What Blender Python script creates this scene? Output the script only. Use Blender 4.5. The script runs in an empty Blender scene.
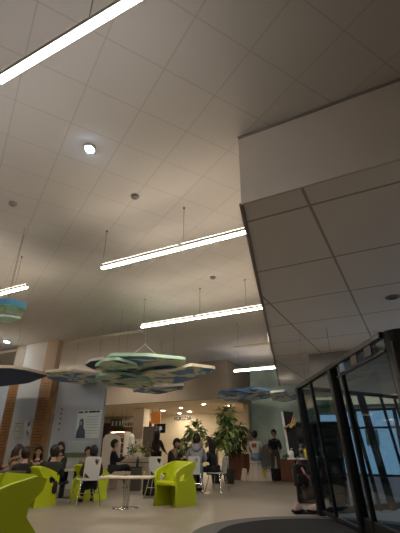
import bpy, bmesh, math, random
from mathutils import Vector, Matrix, noise
random.seed(4)
SC=bpy.context.scene; COL=SC.collection
PI=math.pi
# ------------------------------------------------------------------ camera geometry
F=385.0; TILT=math.radians(25.8); ROLL=math.radians(-.44); H=.95
def ray(px,py):
    u=px-200;v=266.5-py
    c,s=math.cos(ROLL),math.sin(ROLL)
    u,v=u*c-v*s, v*c+u*s
    return Vector((u, F*math.cos(TILT)-v*math.sin(TILT), F*math.sin(TILT)+v*math.cos(TILT)))
def at_z(px,py,Z):
    r=ray(px,py);t=(Z-H)/r.z;return Vector((r.x*t,r.y*t,Z))
AZ=math.radians(28)
D=Vector((math.sin(AZ),math.cos(AZ),0)); L=Vector((-math.cos(AZ),math.sin(AZ),0))
RZ=-AZ
def R(s,d,z=0): return Vector((L.x*s+D.x*d, L.y*s+D.y*d, z))
def at_d(px,py,d):
    r=ray(px,py);t=d/r.dot(D);return (t*r.dot(L), H+t*r.z)   # s, z
# ------------------------------------------------------------------ materials
def mat(name,col,rough=.6,metal=0,emit=None,es=0,bump=0,bscale=60,var=0,vscale=6,spec=None):
    m=bpy.data.materials.new(name);m.use_nodes=True
    nt=m.node_tree;b=nt.nodes['Principled BSDF']
    b.inputs['Base Color'].default_value=(*col,1);b.inputs['Roughness'].default_value=rough;b.inputs['Metallic'].default_value=metal
    if spec is not None: b.inputs['Specular IOR Level'].default_value=spec
    if emit: b.inputs['Emission Color'].default_value=(*emit,1);b.inputs['Emission Strength'].default_value=es
    tc=nt.nodes.new('ShaderNodeTexCoord')
    if var:
        n=nt.nodes.new('ShaderNodeTexNoise');n.inputs['Scale'].default_value=vscale;n.inputs['Detail'].default_value=4
        nt.links.new(tc.outputs['Object'],n.inputs['Vector'])
        r=nt.nodes.new('ShaderNodeValToRGB')
        r.color_ramp.elements[0].position=.3;r.color_ramp.elements[1].position=.7
        r.color_ramp.elements[0].color=(*[c*(1-var) for c in col],1);r.color_ramp.elements[1].color=(*[min(1,c*(1+var)) for c in col],1)
        nt.links.new(n.outputs['Fac'],r.inputs['Fac']);nt.links.new(r.outputs['Color'],b.inputs['Base Color'])
    if bump:
        n=nt.nodes.new('ShaderNodeTexNoise');n.inputs['Scale'].default_value=bscale
        nt.links.new(tc.outputs['Object'],n.inputs['Vector'])
        bp=nt.nodes.new('ShaderNodeBump');bp.inputs['Strength'].default_value=bump;bp.inputs['Distance'].default_value=.01
        nt.links.new(n.outputs['Fac'],bp.inputs['Height']);nt.links.new(bp.outputs['Normal'],b.inputs['Normal'])
    return m
def grid_mat(name,col,line,ang,size,lw,off=(0,0),rough=.8,var=.03):
    """square tile grid with thin seams, laid out in world metres, turned by ang about z"""
    m=bpy.data.materials.new(name);m.use_nodes=True;nt=m.node_tree;N=nt.nodes;b=N['Principled BSDF']
    b.inputs['Roughness'].default_value=rough;b.inputs['Specular IOR Level'].default_value=.25
    g=N.new('ShaderNodeNewGeometry');mp=N.new('ShaderNodeMapping');mp.vector_type='TEXTURE'
    mp.inputs['Rotation'].default_value=(0,0,ang);mp.inputs['Scale'].default_value=(size[0],size[1],1)
    nt.links.new(g.outputs['Position'],mp.inputs['Vector'])
    sp=N.new('ShaderNodeSeparateXYZ');nt.links.new(mp.outputs['Vector'],sp.inputs['Vector'])
    def mth(op,a,bv=None):
        n=N.new('ShaderNodeMath');n.operation=op
        for i,x in enumerate((a,bv)):
            if x is None: continue
            if isinstance(x,(int,float)): n.inputs[i].default_value=x
            else: nt.links.new(x,n.inputs[i])
        return n.outputs[0]
    ds=[]
    for i,ax in enumerate(('X','Y')):
        f=mth('FRACT',mth('ADD',sp.outputs[ax],off[i]/size[i]+100))
        ds.append(mth('MULTIPLY',mth('MINIMUM',f,mth('SUBTRACT',1,f)),size[i]))
    dmin=mth('MINIMUM',ds[0],ds[1])
    k=mth('LESS_THAN',dmin,lw)
    nz=N.new('ShaderNodeTexNoise');nz.inputs['Scale'].default_value=1.3;nz.inputs['Detail'].default_value=5
    nt.links.new(g.outputs['Position'],nz.inputs['Vector'])
    r=N.new('ShaderNodeValToRGB');r.color_ramp.elements[0].color=(*[c*(1-var) for c in col],1);r.color_ramp.elements[1].color=(*[c*(1+var) for c in col],1)
    nt.links.new(nz.outputs['Fac'],r.inputs['Fac'])
    mx=N.new('ShaderNodeMix');mx.data_type='RGBA'
    nt.links.new(k,mx.inputs[0]);nt.links.new(r.outputs['Color'],mx.inputs[6]);mx.inputs[7].default_value=(*line,1)
    nt.links.new(mx.outputs[2],b.inputs['Base Color'])
    return m
def blotch_mat(name,stops,scale=1.6,seed=0):
    """printed cloud pattern with hard-edged patches"""
    m=bpy.data.materials.new(name);m.use_nodes=True;nt=m.node_tree;N=nt.nodes;b=N['Principled BSDF']
    b.inputs['Roughness'].default_value=.75
    g=N.new('ShaderNodeNewGeometry');mp=N.new('ShaderNodeMapping');mp.inputs['Location'].default_value=(seed*3.1,seed*1.7,0)
    nt.links.new(g.outputs['Position'],mp.inputs['Vector'])
    n=N.new('ShaderNodeTexNoise');n.inputs['Scale'].default_value=scale;n.inputs['Detail'].default_value=1.2;n.inputs['Distortion'].default_value=.6
    nt.links.new(mp.outputs['Vector'],n.inputs['Vector'])
    r=N.new('ShaderNodeValToRGB');r.color_ramp.interpolation='CONSTANT'
    e=r.color_ramp.elements
    while len(e)<len(stops): e.new(.5)
    for i,(p,c) in enumerate(stops): e[i].position=p;e[i].color=(*c,1)
    nt.links.new(n.outputs['Fac'],r.inputs['Fac']);nt.links.new(r.outputs['Color'],b.inputs['Base Color'])
    return m
M={}
M['ceiling']=grid_mat('ceiling_tiles',(.60,.565,.53),(.50,.47,.435),math.radians(31.5),(.63,.63),.008,off=(-2.35,-1.26))
M['soffit']=grid_mat('soffit_tiles',(.84,.77,.70),(.42,.38,.34),-AZ,(1.46,1.46),.018,off=(.62,-3.87))
M['bulk']=mat('bulkhead_paint',(.64,.57,.49),.8,var=.03,vscale=2)
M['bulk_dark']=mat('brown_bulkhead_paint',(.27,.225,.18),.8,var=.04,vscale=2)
M['wall']=mat('beige_paint',(.55,.47,.36),.8,var=.04,vscale=2)
M['plain_wall']=mat('grey_paint',(.32,.30,.28),.8,var=.04,vscale=2)
M['blue_wall']=mat('blue_grey_paint',(.58,.64,.74),.7,var=.04,vscale=2)
M['teal']=mat('teal_mural_paint',(.52,.66,.61),.75,var=.28,vscale=.9)
M['column_grey']=mat('pale_grey_paint',(.56,.58,.58),.7,var=.03,vscale=2)
M['white']=mat('white_paint',(.75,.74,.72),.5)
M['cream']=mat('cream_laminate',(.82,.72,.60),.5,var=.03)
M['wood']=mat('warm_wood',(.36,.19,.075),.5,var=.2,vscale=5)
M['orange_wood']=mat('orange_wood',(.62,.30,.10),.5,var=.1)
M['brown']=mat('brown_panel',(.17,.075,.045),.5,var=.15)
M['dark_brown']=mat('dark_brown_panel',(.06,.04,.03),.6)
M['black']=mat('black_metal',(.008,.009,.011),.5,spec=.3)
M['black_matt']=mat('black_matt',(.015,.015,.017),.8)
M['mat_black']=mat('black_carpet',(.006,.006,.007),.95,bump=.4,bscale=200)
M['mat_rim']=mat('grey_floor_rim',(.085,.085,.085),.6)
M['chrome']=mat('chrome',(.75,.75,.75),.18,1)
M['steel']=mat('dark_steel',(.16,.15,.14),.35,1)
M['lime']=mat('lime_plastic',(.56,.66,.012),.42,var=.03,vscale=1)
M['shell']=mat('white_plastic',(.70,.71,.69),.35)
M['table_top']=mat('off_white_table_laminate',(.72,.64,.52),.4)
M['red']=mat('red_paint',(.42,.06,.04),.5)
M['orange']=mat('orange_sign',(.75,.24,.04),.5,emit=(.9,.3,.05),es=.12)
M['lamp']=mat('strip_diffuser',(1,1,1),.4,emit=(1,.86,.68),es=66)
M['spot']=mat('cold_led',(1,1,1),.4,emit=(.55,.76,1),es=120)
M['lamp_neutral']=mat('neutral_strip_diffuser',(1,1,1),.4,emit=(1,.93,.88),es=42)
M['up_neutral']=mat('neutral_uplight_diffuser',(1,1,1),.4,emit=(1,.95,.93),es=7)
M['up']=mat('uplight_diffuser',(1,1,1),.4,emit=(1,.86,.70),es=11)
M['down']=mat('warm_downlight',(1,1,1),.4,emit=(1,.86,.62),es=420)
M['down_soft']=mat('warm_lamp_tube',(1,1,1),.4,emit=(1,.72,.42),es=5)
M['housing']=mat('lamp_housing',(.45,.43,.40),.4)
M['wire']=mat('wire',(.10,.09,.08),.4,.6)
M['sensor']=mat('grey_plastic',(.26,.23,.21),.5)
M['poster']=mat('poster_paper',(.86,.94,.97),.5,var=.06,vscale=3)
M['ink']=mat('ink',(.04,.05,.08),.6)
M['green_strip']=mat('dull_green',(.16,.22,.12),.6)
M['leaf']=mat('leaf_green',(.07,.13,.035),.5,var=.4,vscale=9)
M['leaf_lit']=mat('lit_leaf',(.42,.55,.18),.5,var=.45,vscale=14)  # pale leaf tone, brightened in its colour for lamplight on the foliage
M['leaf_gold']=mat('yellow_leaf',(.55,.45,.15),.5,var=.4,vscale=14)
M['soil']=mat('soil',(.03,.02,.015),.9)
M['stem']=mat('stem',(.12,.09,.04),.7)
M['terra']=mat('terracotta_planter',(.20,.07,.04),.6,var=.1)
M['skin']=mat('skin',(.50,.30,.21),.55)
M['eye']=mat('eye_dark',(.03,.02,.02),.3)
M['lip']=mat('lip',(.38,.13,.10),.5)
M['hair_black']=mat('black_hair',(.010,.009,.009),.55,bump=.6,bscale=80)
M['hair_brown']=mat('brown_hair',(.020,.010,.008),.55,bump=.6,bscale=80)
M['yellow']=mat('yellow_plastic',(.75,.58,.03),.4)
M['pink']=mat('pink_cloth',(.50,.20,.22),.7)
M['glass_green']=mat('green_bottle_glass',(.02,.09,.05),.15)
M['screen']=mat('screen',(.02,.02,.02),.2,emit=(.55,.62,.6),es=.35)
M['phone_screen']=mat('phone_screen',(.1,.1,.1),.2,emit=(.9,.85,.8),es=.6)
def cloth(name,c): 
    if name not in M: M[name]=mat(name,c,.85,var=.12,vscale=10,bump=.2,bscale=40)
    return M[name]
def floor_mat():
    m=bpy.data.materials.new('terrazzo_floor');m.use_nodes=True;nt=m.node_tree;N=nt.nodes;b=N['Principled BSDF']
    g=N.new('ShaderNodeNewGeometry')
    v=N.new('ShaderNodeTexNoise');v.inputs['Scale'].default_value=38;v.inputs['Detail'].default_value=6
    w=N.new('ShaderNodeTexNoise');w.inputs['Scale'].default_value=.8;w.inputs['Detail'].default_value=3
    nt.links.new(g.outputs['Position'],v.inputs['Vector']);nt.links.new(g.outputs['Position'],w.inputs['Vector'])
    a=N.new('ShaderNodeMath');a.operation='MULTIPLY_ADD';a.inputs[1].default_value=.5
    nt.links.new(v.outputs['Fac'],a.inputs[0])
    c=N.new('ShaderNodeMath');c.operation='MULTIPLY';c.inputs[1].default_value=.5;nt.links.new(w.outputs['Fac'],c.inputs[0]);nt.links.new(c.outputs[0],a.inputs[2])
    r=N.new('ShaderNodeValToRGB');r.color_ramp.elements[0].position=.35;r.color_ramp.elements[1].position=.65
    r.color_ramp.elements[0].color=(.30,.26,.21,1);r.color_ramp.elements[1].color=(.42,.37,.31,1)
    nt.links.new(a.outputs[0],r.inputs['Fac']);nt.links.new(r.outputs['Color'],b.inputs['Base Color'])
    b.inputs['Roughness'].default_value=.38;b.inputs['Specular IOR Level'].default_value=.4
    return m
M['floor']=floor_mat()
def tinted(name,tint,gl):
    m=bpy.data.materials.new(name);m.use_nodes=True;nt=m.node_tree;N=nt.nodes
    for n in list(N): N.remove(n)
    o=N.new('ShaderNodeOutputMaterial');t=N.new('ShaderNodeBsdfTransparent');t.inputs[0].default_value=(*tint,1)
    g=N.new('ShaderNodeBsdfGlossy');g.inputs['Roughness'].default_value=.04;g.inputs['Color'].default_value=(.9,.95,1,1)
    fr_=N.new('ShaderNodeFresnel');fr_.inputs['IOR'].default_value=gl
    gm=N.new('ShaderNodeNewGeometry');iv=N.new('ShaderNodeMath');iv.operation='SUBTRACT';iv.inputs[0].default_value=1;nt.links.new(gm.outputs['Backfacing'],iv.inputs[1])
    fr=N.new('ShaderNodeMath');fr.operation='MULTIPLY';nt.links.new(fr_.outputs[0],fr.inputs[0]);nt.links.new(iv.outputs[0],fr.inputs[1])
    mx=N.new('ShaderNodeMixShader');nt.links.new(fr.outputs[0],mx.inputs[0]);nt.links.new(t.outputs[0],mx.inputs[1]);nt.links.new(g.outputs[0],mx.inputs[2]);nt.links.new(mx.outputs[0],o.inputs[0])
    return m
M['tint']=tinted('tinted_glass',(.66,.72,.74),1.3)
M['clear']=tinted('window_glass',(.85,.9,.92),1.35)
# ------------------------------------------------------------------ mesh helpers
def box(bm,c,s,mtx=None,rz=0):
    g=bmesh.ops.create_cube(bm,size=1)['verts']
    m=Matrix.Translation(c)@Matrix.Rotation(rz,4,'Z')@Matrix.Diagonal((*s,1))
    if mtx: m=mtx@m
    bmesh.ops.transform(bm,matrix=m,verts=g);return g
def bevel(bm,w=.01,seg=2):
    bmesh.ops.bevel(bm,geom=list(bm.edges),offset=w,segments=seg,affect='EDGES',profile=.6,clamp_overlap=True)
def tube(bm,pts,r,seg=8,caps=True):
    pts=[Vector(p) for p in pts];rs=r if isinstance(r,(list,tuple)) else [r]*len(pts)
    rings=[];prev=None
    for i,p in enumerate(pts):
        if i==0:t=pts[1]-p
        elif i==len(pts)-1:t=p-pts[i-1]
        else:t=(pts[i+1]-p).normalized()+(p-pts[i-1]).normalized()
        t.normalize()
        a=prev-t*prev.dot(t) if prev else (Vector((0,0,1)) if abs(t.z)<.9 else Vector((1,0,0))).cross(t)
        if a.length<1e-6: a=Vector((1,0,0)).cross(t)
        a.normalize();prev=a;b=t.cross(a)
        rings.append([bm.verts.new(p+(a*math.cos(2*PI*k/seg)+b*math.sin(2*PI*k/seg))*rs[i]) for k in range(seg)])
    for i in range(len(rings)-1):
        for k in range(seg): bm.faces.new((rings[i][k],rings[i][(k+1)%seg],rings[i+1][(k+1)%seg],rings[i+1][k]))
    if caps: bm.faces.new(rings[0][::-1]);bm.faces.new(rings[-1])
def lathe(bm,prof,c=(0,0,0),seg=24):
    rings=[]
    for r,z in prof:
        rings.append([bm.verts.new((c[0]+r*math.cos(2*PI*k/seg),c[1]+r*math.sin(2*PI*k/seg),c[2]+z)) for k in range(seg)])
    for i in range(len(rings)-1):
        for k in range(seg): bm.faces.new((rings[i][k],rings[i][(k+1)%seg],rings[i+1][(k+1)%seg],rings[i+1][k]))
    bm.faces.new(rings[0][::-1]);bm.faces.new(rings[-1])
def prism(bm,pts,z0,z1,mtx=None):
    a=[bm.verts.new((p[0],p[1],z0)) for p in pts];b=[bm.verts.new((p[0],p[1],z1)) for p in pts]
    bm.faces.new(a[::-1]);bm.faces.new(b);n=len(pts)
    for i in range(n): bm.faces.new((a[i],a[(i+1)%n],b[(i+1)%n],b[i]))
    if mtx: bmesh.ops.transform(bm,matrix=mtx,verts=a+b)
def obj(name,bm,m,parent=None,loc=None,rz=0,smooth=False):
    bmesh.ops.recalc_face_normals(bm,faces=bm.faces)
    me=bpy.data.meshes.new(name);bm.to_mesh(me);bm.free()
    for x in (m if isinstance(m,(list,tuple)) else [m]): me.materials.append(x)
    if smooth:
        for p in me.polygons:p.use_smooth=True
    o=bpy.data.objects.new(name,me);COL.objects.link(o)
    if parent:o.parent=parent
    if loc is not None:o.location=loc
    o.rotation_euler.z=rz
    return o
def tag(o,label,cat,group=None,kind=None):
    o['label']=label;o['category']=cat
    if group:o['group']=group
    if kind:o['kind']=kind
    return o
def thing(name,label,cat,loc=(0,0,0),rz=0,group=None):
    o=bpy.data.objects.new(name,None);COL.objects.link(o);o.location=loc;o.rotation_euler.z=rz;o.empty_display_size=.1
    return tag(o,label,cat,group)
def struct(name,bm,m,loc=None,rz=0,label=None):
    o=obj(name,bm,m,None,loc,rz);o['kind']='structure'
    if label:o['label']=label
    return o
def dup(root,loc,rz,label,group=None):
    r=root.copy();COL.objects.link(r);r.location=loc;r.rotation_euler.z=rz;r['label']=label
    if group:r['group']=group
    for ch in list(root.children):
        c=ch.copy();COL.objects.link(c);c.parent=r
        for g in ch.children:
            d=g.copy();COL.objects.link(d);d.parent=c
    return r
NB=bmesh.new
def plate(outlines,th):
    """flat plate from closed outlines (holes allowed) in XY, thickness th along z -> mesh in bmesh"""
    cu=bpy.data.curves.new('tmp','CURVE');cu.dimensions='2D';cu.fill_mode='BOTH';cu.extrude=th/2
    for pts in outlines:
        s=cu.splines.new('POLY');s.points.add(len(pts)-1)
        for i,p in enumerate(pts): s.points[i].co=(p[0],p[1],0,1)
        s.use_cyclic_u=True
    return curve_bm(cu)
def curve_bm(cu):
    o=bpy.data.objects.new('tmp',cu);COL.objects.link(o)
    dg=bpy.context.evaluated_depsgraph_get();me=bpy.data.meshes.new_from_object(o.evaluated_get(dg))
    bm=NB();bm.from_mesh(me);bmesh.ops.remove_doubles(bm,verts=bm.verts,dist=1e-5)
    bpy.data.objects.remove(o);bpy.data.curves.remove(cu);bpy.data.meshes.remove(me)
    return bm
def text(name,body,size,m,parent,loc,rot,th=.01):
    cu=bpy.data.curves.new('tmp','FONT');cu.body=body;cu.size=size;cu.align_x='CENTER';cu.align_y='CENTER';cu.extrude=th/2;cu.resolution_u=2
    bm=curve_bm(cu);o=obj(name,bm,m,parent,loc);o.rotation_euler=rot;return o
def skin_bm(nodes,edges,sub=1):
    """nodes: {name:(co,r)}; root is the first"""
    names=list(nodes);me=bpy.data.meshes.new('tmp')
    me.from_pydata([nodes[n][0] for n in names],[(names.index(a),names.index(b)) for a,b in edges],[])
    o=bpy.data.objects.new('tmp',me);COL.objects.link(o)
    md=o.modifiers.new('s','SKIN');md.use_smooth_shade=True;md.branch_smoothing=.4
    for i,n in enumerate(names):
        r=nodes[n][1];sv=me.skin_vertices[0].data[i];sv.radius=(r,r) if not isinstance(r,tuple) else r;sv.use_root=(i==0)
    ss=o.modifiers.new('u','SUBSURF');ss.levels=sub;ss.render_levels=sub
    dg=bpy.context.evaluated_depsgraph_get();m2=bpy.data.meshes.new_from_object(o.evaluated_get(dg))
    bm=NB();bm.from_mesh(m2);bpy.data.objects.remove(o);bpy.data.meshes.remove(me);bpy.data.meshes.remove(m2)
    return bm

# ================================================================== SETTING
bm=NB();box(bm,(0,0,-.05),(44,44,.1));struct('floor',bm,M['floor'],R(4,9,0),RZ)
CZ=4.55
bm=NB();box(bm,(0,0,CZ+.05),(44,44,.1));struct('ceiling',bm,M['ceiling'],R(4,9,0),RZ)
def wall(name,s0,s1,d0,d1,z0,z1,m,label=None):
    bm=NB();box(bm,(0,0,(z0+z1)/2),(abs(s1-s0),abs(d1-d0),z1-z0))
    return struct(name,bm,m,R((s0+s1)/2,(d0+d1)/2,0),RZ,label)
wall('wall_back',-8,20,21,21.2,0,CZ,M['wall'])
wall('wall_left',19,19.2,-6,21,0,CZ,M['plain_wall'])
wall('wall_right',-9,-8.8,-6,21,0,CZ,M['plain_wall'])
wall('wall_front',-9,19,-6.2,-6,0,CZ,M['plain_wall'])
# bulkhead over the cafe counter zone and its low ceiling
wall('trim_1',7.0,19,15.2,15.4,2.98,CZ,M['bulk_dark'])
wall('trim_2',7.0,19,15.4,21,2.98,3.06,M['wall'])
# beam across the ceiling
wall('trim_3',7.4,19,9.85,10.05,4.45,CZ,M['bulk'])
# teal wall with a return
wall('wall_teal',-8,6.75,17.9,18.1,0,CZ,M['teal'])
wall('wall_return',6.75,7.0,17.5,21,0,2.98,M['wall'])
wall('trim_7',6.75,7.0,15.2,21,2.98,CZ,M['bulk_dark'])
# baseboard of teal wall
wall('baseboard_teal',-8,6.75,17.87,17.9,0,.1,M['dark_brown'])
# big boxed bulkhead on the right, tiled underside
A=Vector((.472,3.683));B_=Vector((3.42,16.846));dirR=Vector((-L.x,-L.y))
pts=[A,A+dirR*9,B_+dirR*8,B_]
bm=NB();prism(bm,pts,3.54,CZ-.002)
o=struct('ceiling_lowered',bm,[M['bulk'],M['soffit']])
for p in o.data.polygons:
    if p.normal.z<-.9:p.material_index=1
# thin edge trim of the boxed bulkhead
def edge_trim(name,a,b,z,w,h,m):
    a=Vector((*a,0));b=Vector((*b,0));v=b-a;bm=NB();box(bm,((a+b)/2)+Vector((0,0,z)),(v.length,w,h),rz=math.atan2(v.y,v.x))
    return bm
bm=edge_trim('t',A,B_,3.53,.05,.03,M['bulk']);struct('trim_4',bm,M['sensor'])
bm=edge_trim('t',A,A+dirR*9,3.535,.03,.02,M['bulk']);struct('trim_5',bm,M['bulk'])
bm=edge_trim('t',A,A+dirR*9,CZ-.02,.03,.03,M['bulk']);struct('trim_6',bm,M['sensor'])
# left partition walls and columns
wall('wall_partition',8.66,10.75,9.9,10.0,0,3.25,M['blue_wall'])
wall('wall_side_partition',13.15,18.9,9.9,10.1,0,3.25,M['blue_wall'])
def column(s0,s1,d0,d1,m,label):
    c=R((s0+s1)/2,(d0+d1)/2);t=thing('column',label,'column',c,RZ)
    bm=NB();box(bm,(0,0,1.625),(s1-s0,d1-d0,3.25));obj('shaft',bm,m,t)
    bm=NB();box(bm,(0,0,(3.25+CZ)/2),(s1-s0,d1-d0,CZ-3.25-.004));obj('upper_shaft',bm,M['bulk'],t)
    bm=NB();box(bm,(0,-(d1-d0)/2-.012,.06),(s1-s0,.024,.12));obj('plinth',bm,M['dark_brown'],t)
    return t
c1=column(11.34,12.42,9.6,10.2,M['column_grey'],'pale grey column with notices pinned to it, between two wooden strips')
for (s0,s1,lab) in ((10.78,11.32,'wide wooden upright between the grey column and the blue wall'),(12.44,12.95,'wooden upright at the far left of the photo, left of grey column')):
    t=thing('wooden_upright',lab,'post',R((s0+s1)/2,9.7),RZ)
    bm=NB();box(bm,(0,0,1.75),(s1-s0,.2,3.5));obj('board',bm,M['wood'],t)
    bm=NB();box(bm,(0,0,(3.5+CZ)/2),(s1-s0,.2,CZ-3.5-.004));obj('upper_board',bm,mat('tan_paint',(.46,.34,.23),.7),t)
    bm=NB()
    for k in range(30): box(bm,(.02*((k%2)*2-1),-.105,.3+k*.095),(s1-s0-.18,.01,.02))
    obj('ridges',bm,M['brown'],t)
# notices on column
def flat_panel(name,label,cat,s,z,d,w,h,m,th=.015,group=None,frame=None):
    t=thing(name,label,cat,R(s,d-th/2,z),RZ,group)
    bm=NB();box(bm,(0,0,0),(w,th,h));obj('sheet' if name!='poster' else 'paper',bm,m,t)
    return t
t=flat_panel('notice_sheet','white notice with olive printed box on the grey column','notice',11.98,1.62,9.57,.42,.5,mat('notice_paper',(.55,.57,.52),.7))
bm=NB()
for k in range(2):
    box(bm,(0,-.01,.08-k*.16),(.26,.004,.012))
box(bm,(-.13,-.01,0),(.012,.004,.17));box(bm,(.13,-.01,0),(.012,.004,.17));box(bm,(0,-.01,.17),(.34,.004,.02))
obj('printing',bm,mat('olive_ink',(.16,.18,.06),.7),t)
t=flat_panel('notice_sheet','narrow notice with red and black marks on the grey column','notice',11.47,1.62,9.57,.2,.62,mat('notice_paper_blue',(.5,.56,.6),.7))
bm=NB();lathe(bm,[(.035,-.06),(.04,0),(.02,.08)],(0,-.01,.14),10);obj('red_mark',bm,M['red'],t)
bm=NB();box(bm,(-.03,-.01,-.1),(.04,.004,.1));box(bm,(.04,-.01,-.16),(.04,.004,.12));obj('black_mark',bm,M['ink'],t)
# small marks on blue wall
for i,z in enumerate((2.22,2.08,1.93,1.78,1.6)):
    bm=NB();lathe(bm,[(.02,-.01),(.035,0),(.02,.01)],seg=10)
    bmesh.ops.rotate(bm,verts=bm.verts,matrix=Matrix.Rotation(PI/2,3,'X'))
    o=obj('wall_decal',bm,M['ink'],None,R(10.42,9.888,z),RZ)
    tag(o,['topmost','second','third','fourth','lowest'][i]+' small dark mark in the vertical row on the blue wall','decal','dark marks on the blue wall')
# poster
t=thing('poster','pale blue poster with a dark haired figure on the blue wall','poster',R(9.18,9.885,1.73),RZ)
bm=NB();box(bm,(0,0,0),(.98,.02,.82));obj('paper',bm,M['poster'],t)
# silhouette figure (generic)
fig=[(-.45,-.40),(-.44,-.2),(-.38,-.1),(-.36,.0),(-.37,.08),(-.33,.15),(-.27,.17),(-.21,.13),(-.19,.03),(-.17,-.1),(-.1,-.18),(-.06,-.4)]
bm=plate([fig],.004);bmesh.ops.rotate(bm,verts=bm.verts,matrix=Matrix.Rotation(PI/2,3,'X'));obj('figure',bm,mat('figure_ink',(.10,.13,.18),.7),t,(0,-.014,0))
bm=plate([[(-.31,-.02),(-.33,.06),(-.29,.1),(-.25,.06),(-.26,-.02)]],.004);bmesh.ops.rotate(bm,verts=bm.verts,matrix=Matrix.Rotation(PI/2,3,'X'));obj('face',bm,mat('face_ink',(.45,.5,.55),.7),t,(0,-.02,0))
bm=NB()
for k,(x,w) in enumerate(((-.36,.2),(-.14,.12),(.02,.1),(.16,.2),(.35,.14))): box(bm,(x,-.013,.36),(w,.004,.05))
obj('heading',bm,M['ink'],t)
bm=NB()
for k in range(7): box(bm,(.16,-.013,.22-k*.08),(.5,.004,.012))
obj('text_lines',bm,mat('pale_ink',(.4,.5,.58),.7),t)
# low display case under the poster
t=thing('display_case','low pale display case with dull green rail under the poster','display case',R(9.1,9.55),RZ)
bm=NB();box(bm,(0,0,.4),(1.0,.4,.8));obj('base',bm,M['column_grey'],t)
bm=NB();box(bm,(0,0,.86),(1.06,.44,.12));obj('rail',bm,M['green_strip'],t)
bm=NB();box(bm,(0,.1,1.07),(.9,.05,.3));bevel(bm,.01);obj('back_panel',bm,mat('pale_cyan_panel',(.50,.62,.64),.4),t)

# ================================================================== CEILING LAMPS
def strip(s0,s1,d,lit,label,wires):
    lm,um=(M['lamp_neutral'],M['up_neutral']) if d<2 else (M['lamp'],M['up'])
    c=R((s0+s1)/2,d,3.8);ln=abs(s1-s0)
    t=thing('strip_light',label,'ceiling light',c,RZ,'suspended strip lights')
    bm=NB();box(bm,(0,0,.035),(ln,.06,.05));obj('housing',bm,M['housing'],t)
    bm=NB();box(bm,(0,0,-.002),(ln-.02,.048,.025));obj('diffuser',bm,lm if lit else M['cream'],t)
    bm=NB();box(bm,(0,0,.063),(ln-.04,.05,.008));obj('upper_diffuser',bm,um if lit else M['cream'],t)
    for w in wires:
        bm=NB();tube(bm,[(w,0,.06),(w,0,CZ-3.8-.01)],.0035,6);lathe(bm,[(.018,0),(.018,.02)],(w,0,CZ-3.8-.022),10);obj('suspension_wire',bm,M['wire'],t)
    return t
strip(4.4,2.62,1.2,True,'large lit strip light crossing the top left corner, left tube',[.6])
strip(2.6,1.02,1.2,True,'large lit strip light crossing the top edge of the photo, right tube',[.2])
strip(4.31,2.76,4.5,True,'lit strip light left of the joint in the long middle row',[-.77])
strip(2.73,1.40,4.5,True,'lit strip light touching the boxed bulkhead in the long middle row',[-.63])
strip(7.9,6.17,4.5,True,'lit strip light at the left edge above the blue-edged cloud panel',[.5])
strip(5.74,4.22,7.65,True,'lit strip light left of the joint in the row above the big mint cloud panel',[-.7])
strip(4.19,2.4,7.65,True,'lit strip light right of the joint in the row above the big mint cloud panel',[-.77,.4])
strip(4.5,3.25,10.7,False,'unlit strip light hanging behind the far lit rows near the bulkhead',[-.5,.5])
strip(5.96,4.14,14.1,True,'short looking lit strip light near the teal wall',[-.7,.7])
strip(10.6,9.3,14.1,True,'small far strip light seen just under the mint cloud panels',[-.5,.5])
for s0,s1,d,lab in ((9.7,8.1,4.5,'beyond the left edge in the middle row'),(6.2,4.6,1.2,'beyond the left edge in the nearest row'),(7.5,5.9,-2.0,'behind the viewer'),(12.35,10.8,14.1,'hidden behind the green cloud panel'),(15,13.45,14.1,'far left behind the navy cloud panel'),(13.5,11.9,7.65,'far out to the left')):
    strip(s0,s1,d,True,'added unseen lit strip light '+lab,[0])  # extra lamps added out of view to brighten ceiling and bulkhead
# unlit fitting's exit box
t=thing('exit_box','small pale lit box hanging beside the unlit strip light','sign',at_z(270,336,4.05)+Vector((0,0,0)),RZ)
bm=NB();box(bm,(0,0,0),(.07,.06,.34));bevel(bm,.008);obj('light_box',bm,mat('pale_lit_box',(.7,.66,.55),.5,emit=(1,.86,.6),es=.5),t)
bm=NB();tube(bm,[(0,0,.17),(0,0,CZ-4.05)],.006);obj('rod',bm,M['wire'],t)
def led(p,label,r=.07):
    t=thing('led_spotlight',label,'ceiling light',p,0)
    bm=NB();lathe(bm,[(r*1.35,0),(r*1.35,-.03),(r*1.05,-.035),(r*1.05,-.01)],seg=24);obj('trim_ring',bm,M['housing'],t,smooth=True)
    bm=NB();box(bm,(0,0,-.035),(r*1.2,r*1.9,.02));obj('lens',bm,M['spot'],t)
led(at_z(88,149,CZ-.001),'bright cold white spotlight glaring in the main ceiling',.06)
led(at_z(8,344,CZ-.001),'small cold white spotlight at the left edge above the dark cloud panel',.09)
def sensor(p,label,r=.065):
    t=thing('smoke_detector',label,'smoke detector',p,0,'ceiling smoke detectors')
    bm=NB();lathe(bm,[(r,0),(r,-.015),(r*.8,-.04),(r*.35,-.05)],seg=20);obj('body',bm,M['sensor'],t,smooth=True)
    bm=NB();lathe(bm,[(r*.2,-.05),(r*.2,-.058)],seg=12);obj('sensor_cap',bm,M['steel'],t)
sensor(at_z(12,206,CZ),'round grey ceiling detector at the left, above the left strip light')
sensor(at_z(134,197,CZ),'round grey ceiling detector right of the glaring spotlight')
sensor(at_z(213,277,CZ),'small ceiling detector between the two long strip light rows')
t=thing('recessed_speaker','round dark vent set in the tiled soffit above the glass booth','vent',at_z(393,294,3.54),0)
bm=NB();lathe(bm,[(.13,0),(.13,-.012),(.11,-.018)],seg=28);obj('rim',bm,M['sensor'],t,smooth=True)
bm=NB();lathe(bm,[(.1,-.018),(.1,-.024)],seg=24)
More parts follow.
